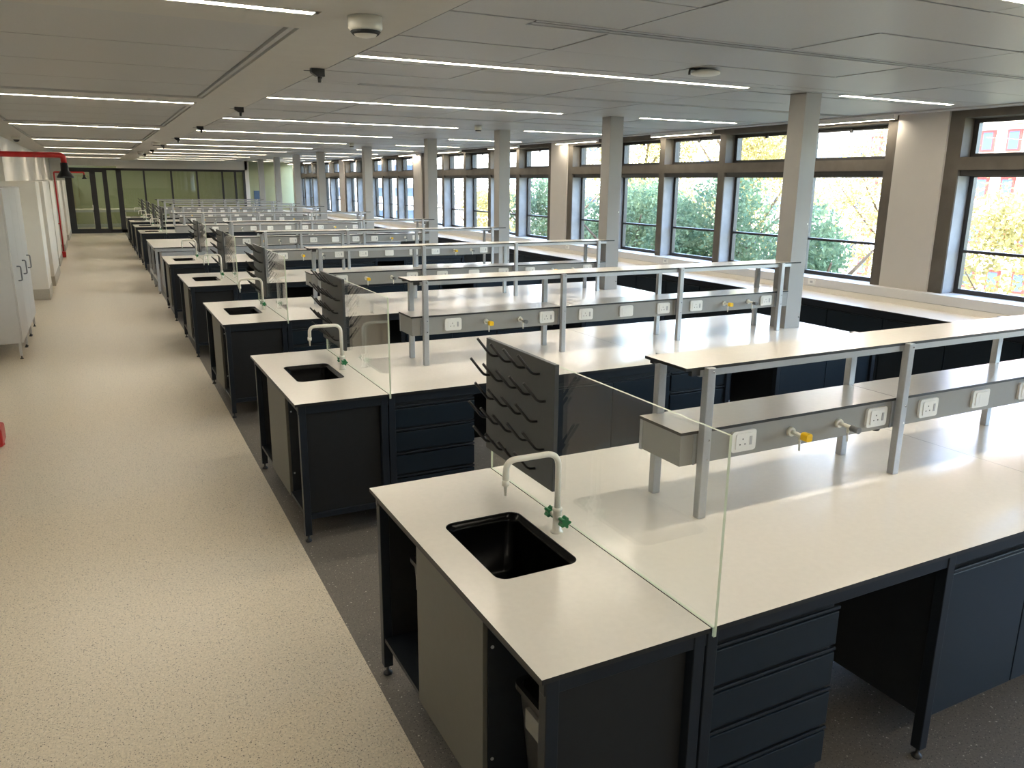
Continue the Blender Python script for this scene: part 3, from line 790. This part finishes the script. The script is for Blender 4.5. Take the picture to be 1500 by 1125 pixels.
# ================================================================== CEILING FITTINGS
def strip(x0, x1, y0, y1, label, group, joint=None):
    cx, cy = (x0 + x1) / 2, (y0 + y1) / 2
    t = thing('strip_light', (cx, cy, C), label, 'ceiling light', group)
    ch = MB()
    if x1 - x0 > y1 - y0:
        ch.box(x0, x1, cy - .036, cy - .03, C - .006, C + .05); ch.box(x0, x1, cy + .03, cy + .036, C - .006, C + .05)
        ch.box(x0, x1, cy - .03, cy + .03, C + .045, C + .05)
        parts = [(x0 + .003, x1 - .003)] if not joint else [(x0 + .003, joint - .004), (joint + .004, x1 - .003)]
        for a, b in parts: MB().box(a, b, cy - .029, cy + .029, C - .004, C + .002).build('diffuser', 'strip', t)
    else:
        zz = C - .012
        ch.box(cx - .034, cx - .029, y0, y1, zz - .05, zz); ch.box(cx + .029, cx + .034, y0, y1, zz - .05, zz); ch.box(cx - .029, cx + .029, y0, y1, zz - .004, zz)
        MB().box(cx - .028, cx + .028, y0 + .003, y1 - .003, zz - .048, zz - .042).build('diffuser', 'strip', t)
    if x1 - x0 > y1 - y0:
        for xx in (x0, x1): ch.box(xx - .003, xx + .003, cy - .03, cy + .03, C - .006, C + .05)
    else:
        for yy in (y0, y1): ch.box(cx - .034, cx + .034, yy - .004, yy + .002, C - .064, C - .012)
    ch.build('channel', 'channel', t)
    return t
for k, y in enumerate(LIGHTY):
    if y > END - .3: continue
    if y < -2: continue
    nm = ORD[k] if k else 'front'
    strip(1.58, 4.88, y - .03, y + .03, f'long recessed strip light across the benches, {"nearest" if k == 0 else nm} from the viewer', 'long strip lights over the benches', 3.06)
    strip(5.98, 7.5, y - .03, y + .03, f'short recessed strip light near the windows, {"nearest" if k == 0 else nm} from the viewer', 'short strip lights near the windows')
    strip(7.90, 7.96, y + .95, y + 2.35, f'slim strip light along the window wall, {"nearest" if k == 0 else nm} from the viewer', 'strip lights along the window wall')
for k, y in enumerate(LEFTL):
    if y < -1.5: continue
    strip(-1.0, 1.03, y - .03, y + .03, f'recessed strip light across the corridor ceiling, {["one behind the viewer","nearest in view","second","third","fourth","fifth","sixth","farthest"][k]} along the corridor', 'corridor strip lights')

def detector(x, y, label, r=.084):
    t = thing('smoke_detector', (x, y, C), label, 'detector', 'ceiling detectors')
    MB().lathe((x, y, C), [(.0001, 0), (r, -0.0011), (r * 1.0, -0.0517), (r * .93, -0.0598)], 28).build('base', 'det', t)
    MB().lathe((x, y, C), [(r * .93, -0.0598), (r * .8, -0.0667), (r * .6, -0.0874), (r * .25, -0.0954), (.0001, -0.0966)], 28).build('cap', 'det', t)
    MB().lathe((x, y, C), [(r * .86, -0.0661), (r * .885, -0.0684), (r * .74, -0.0828), (r * .70, -0.0816)], 28).build('vent_ring', 'hole', t)
    rb = MB()
    for q in range(8):
        a = 2 * math.pi * q / 8 + .2
        rb.tube([(x + r * .93 * math.cos(a), y + r * .93 * math.sin(a), C - .054), (x + r * .84 * math.cos(a), y + r * .84 * math.sin(a), C - .066), (x + r * .62 * math.cos(a), y + r * .62 * math.sin(a), C - .077)], .003, 6)
    rb.build('rib', 'det', t)
detector(1.275, 4.08, 'large round smoke detector on the ceiling bulkhead nearest the camera')
detector(1.30, 19.2, 'round smoke detector on the bulkhead halfway down the corridor')
detector(1.32, 26.0, 'round smoke detector on the bulkhead toward the far end')
detector(4.9, 10.6, 'small round smoke detector on tiles between the second and third columns', .05)
detector(4.9, 16.9, 'small round smoke detector on tiles between fourth and fifth columns', .05)

def dome(x, y, label):
    t = thing('dome_camera', (x, y, C), label, 'camera', 'dome cameras')
    MB().lathe((x, y, C), [(.0001, 0), (.075, -.001), (.075, -.035), (.06, -.055)], 24).build('housing', 'det', t)
    MB().lathe((x, y, C), [(.055, -.056), (.045, -.085), (.02, -.1), (.0001, -.102)], 20).build('dome', 'black', t)
dome(-1.22, 18.6, 'white dome camera with black lens on the ceiling above the left corridor wall')
dome(-1.12, 29.0, 'white dome camera on the ceiling near the far glass doors')

for k, y in enumerate((6.03, 9.55, 13.2, 16.9, 20.5, 24.2, 27.9)):
    x = 1.52
    t = thing('hanging_sensor', (x, y, C), f'small black bracket sensor hanging under the bulkhead edge, {ORD[k] if k else "nearest"} from the viewer', 'sensor', 'black sensors on the bulkhead')
    MB().prism([(x - .05, C - .002), (x + .045, C - .002), (x + .045, C - .055), (x - .012, C - .055), (x - .05, C - .03)], 'y', y - .025, y + .025).build('bracket', 'black', t)
    MB().cyl((x + .01, y, C - .05), (x + .01, y, C - .095), .013, .011, 10).build('plug', 'black', t)
    MB().cyl((x + .026, y, C - .055), (x + .026, y, C - .09), .005, .005, 8).build('pin', 'chrome', t)
    MB().cyl((x - .05, y, C - .02), (x - .10, y, C - .02), .0025, .0025, 6).build('wire', 'black', t)

# loose access-point disc with a black arm
x, y = 3.88, 4.62
t = thing('access_point', (x, y, C), 'flat white round ceiling device with a black bracket beside the nearest strip light', 'ceiling device')
MB().lathe((x, y, C), [(.0001, -.012), (.085, -.013), (.10, -.022), (.098, -.036), (.07, -.044), (.0001, -.047)], 28).build('disc', 'det', t)
MB().box(x - .07, x + .07, y - .02, y + .02, C - .014, C - .001).build('mount', 'black', t)
MB().tube(fillet([(x - .05, y, C - .008), (x - .15, y - .01, C - .012), (x - .15, y - .01, C - .05)], .02, 3), .008, 8).build('arm', 'black', t)

# ================================================================== OUTSIDE
GZ = -4.5
gd = struct(MB().box(8.6, 160, -60, 220, GZ - .3, GZ).build('ground', 'lawn')); tag(gd, 'ground outside the windows', 'ground')
us = struct(MB().box(-2, 8.6, YB - .2, END + 20, C + .32, 15.5).build('upper_shade_block', 'concrete')); tag(us, 'unseen concrete block of storeys above the lab, added to shade the trees', 'building')  # unseen upper floors as one mass, added to shade the nearer tree crowns
def tree(x, y, h, r, leaves, mat, label, tk=1.0):
    t = thing('tree', (x, y, GZ), label, 'tree', 'trees outside the windows')
    rnd = random.Random(int(x * 31 + y * 7))
    tr = MB(); tr.tube([(x, y, GZ), (x + .1, y, GZ + h * .3), (x - .1, y + .1, GZ + h * .6)], [.25 * tk, .18 * tk, .1 * tk], 10)
    for k in range(6):
        a = k * 1.05; z = GZ + h * (.3 + .05 * k)
        tr.tube([(x, y, z), (x + math.cos(a) * r * .5, y + math.sin(a) * r * .5, z + h * .18), (x + math.cos(a) * r * .8, y + math.sin(a) * r * .8, z + h * .3)], [.1 * tk, .06 * tk, .03 * tk], 6)
    tr.build('trunk', 'bark', t)
    cs = []
    for k in range(34):
        a = rnd.uniform(0, 6.28); rr = r * math.sqrt(rnd.random()) * .8; cz = GZ + h * rnd.uniform(.22, .93)
        fall = 1 - abs((cz - GZ) / h - .5) * .9
        cs.append((x + rr * fall * math.cos(a), y + rr * fall * math.sin(a), cz, rnd.uniform(.28, .45) * r))
    V = []; Fc = []
    for i in range(leaves):
        cx, cy, cz, cr = cs[i % len(cs)]
        d = Vector((rnd.gauss(0, 1), rnd.gauss(0, 1), rnd.gauss(0, 1))).normalized() * cr * rnd.uniform(.55, 1.0)
        p = Vector((cx, cy, cz)) + d
        if p.z < GZ + .3: continue
        nrm = (d.normalized() + Vector((rnd.gauss(0, .6), rnd.gauss(0, .6), rnd.gauss(0, .6)))).normalized()
        u = nrm.orthogonal().normalized(); v = nrm.cross(u)
        a = rnd.uniform(0, 6.28); u, v = u * math.cos(a) + v * math.sin(a), v * math.cos(a) - u * math.sin(a)
        s = rnd.uniform(.05, .10); b = len(V)
        V += [p - u * s, p - v * s * .55 + nrm * .02, p + u * s, p + v * s * .55 + nrm * .02]
        Fc.append((b, b + 1, b + 2, b + 3))
    me = bpy.data.meshes.new('foliage'); o = Vector((x, y, GZ))
    me.from_pydata([tuple(q - o) for q in V], [], Fc); me.materials.append(M[mat])
    fo = link('foliage', me, t, o); fo['kind'] = 'stuff'
tree(17.5, 20.0, 6.9, 2.7, 22000, 'leaf1', 'dense green tree outside, behind the middle of the second window bay')
tree(19.0, 26.4, 7.0, 3.0, 24000, 'leaf1', 'dense green tree outside, left part of the second window bay')
tree(16.5, 15.0, 6.1, 1.9, 12000, 'leaf1', 'green tree outside beside the white pier, right of the second bay')
tree(19.5, 33.6, 7.4, 3.0, 20000, 'leaf1', 'green tree outside, seen between the second and third window bays')
tree(27.5, 37.5, 13.0, 3.7, 22000, 'leaf2', 'tall yellow-green tree outside, far left behind the dense green trees')
tree(27.5, 29.0, 13.0, 3.7, 22000, 'leaf2', 'tall yellow-green tree outside, over the green tree in second bay')
tree(28.0, 21.6, 10.5, 3.2, 9000, 'leaf2', 'loose yellow-green tree outside, left of the white pier in the second bay', .5)
tree(20.0, 11.6, 6.4, 2.8, 9000, 'leaf2', 'sparse yellow-green tree outside the window nearest the camera', .35)
tree(22.0, 45.5, 6.5, 3.0, 14000, 'leaf2', 'low yellow-green tree outside the third window bay')

def building(x, y, wx, wy, h, mat, fmat, label, nz, ny, band=False):
    t = thing('building', (x, y, GZ), label, 'building', 'buildings outside')
    MB().box(x, x + wx, y, y + wy, GZ, GZ + h).build('facade', mat, t)
    dz = h / nz
    for i in range(nz):
        z = GZ + i * dz
        MB().box(x - .5, x, y - .3, y + wy + .3, z + dz * .92, z + dz * 1.0).build('floor_band', mat, t)
        MB().box(x - .2, x + wx, y - .5, y, z + dz * .92, z + dz * 1.0).build('floor_band', mat, t)
        for j in range(ny):
            yy = y + (j + .5) * wy / ny; hw = wy / ny * (.46 if band else .27)
            wf = MB().box(x - .12, x + .05, yy - hw, yy + hw, z + dz * .34, z + dz * .8).build('window', fmat, t)
            MB().box(x - .14, x - .12, yy - hw + .12, yy + hw - .12, z + dz * .34 + .12, z + dz * .8 - .12).build('pane', 'far_glass', wf)
            xx = x + (j + .5) * wx / ny; hw = wx / ny * .4
            wf = MB().box(xx - hw, xx + hw, y - .12, y + .05, z + dz * .34, z + dz * .8).build('window', fmat, t)
            MB().box(xx - hw + .12, xx + hw - .12, y - .14, y - .12, z + dz * .34 + .12, z + dz * .8 - .12).build('pane', 'far_glass', wf)
building(38, 76, 16, 20, 24, 'facade', 'facade', 'white office block with banded windows outside the third window bay', 8, 4, True)
building(46, 26, 14, 12, 18.2, 'facade2', 'redframe', 'pale pink block with red window frames outside the nearest fanlight', 7, 8)
building(52, 44, 14, 18, 20, 'facade', 'facade', 'white block with balconies outside the second window bay', 6, 4, True)
building(30, 118, 20, 26, 20, 'facade', 'facade', 'distant white block outside the far window bays', 6, 4, True)

# lamps added to brighten the green room behind the partition
for k, x in enumerate((0.2, 3.0, 5.6)):   # wide panels
    t = thing('strip_light', (x, END + 1.17, C), ['left', 'middle', 'right'][k] + ' added light panel brightening the green room behind the glass partition', 'ceiling light', 'added light panels of the far room')
    MB().box(x - .6, x + .6, END + 1.1, END + 1.25, C + .06, C + .066).build('diffuser', 'strip', t)
    MB().box(x - .62, x + .62, END + 1.07, END + 1.28, C + .068, C + .098).build('channel', 'channel', t)
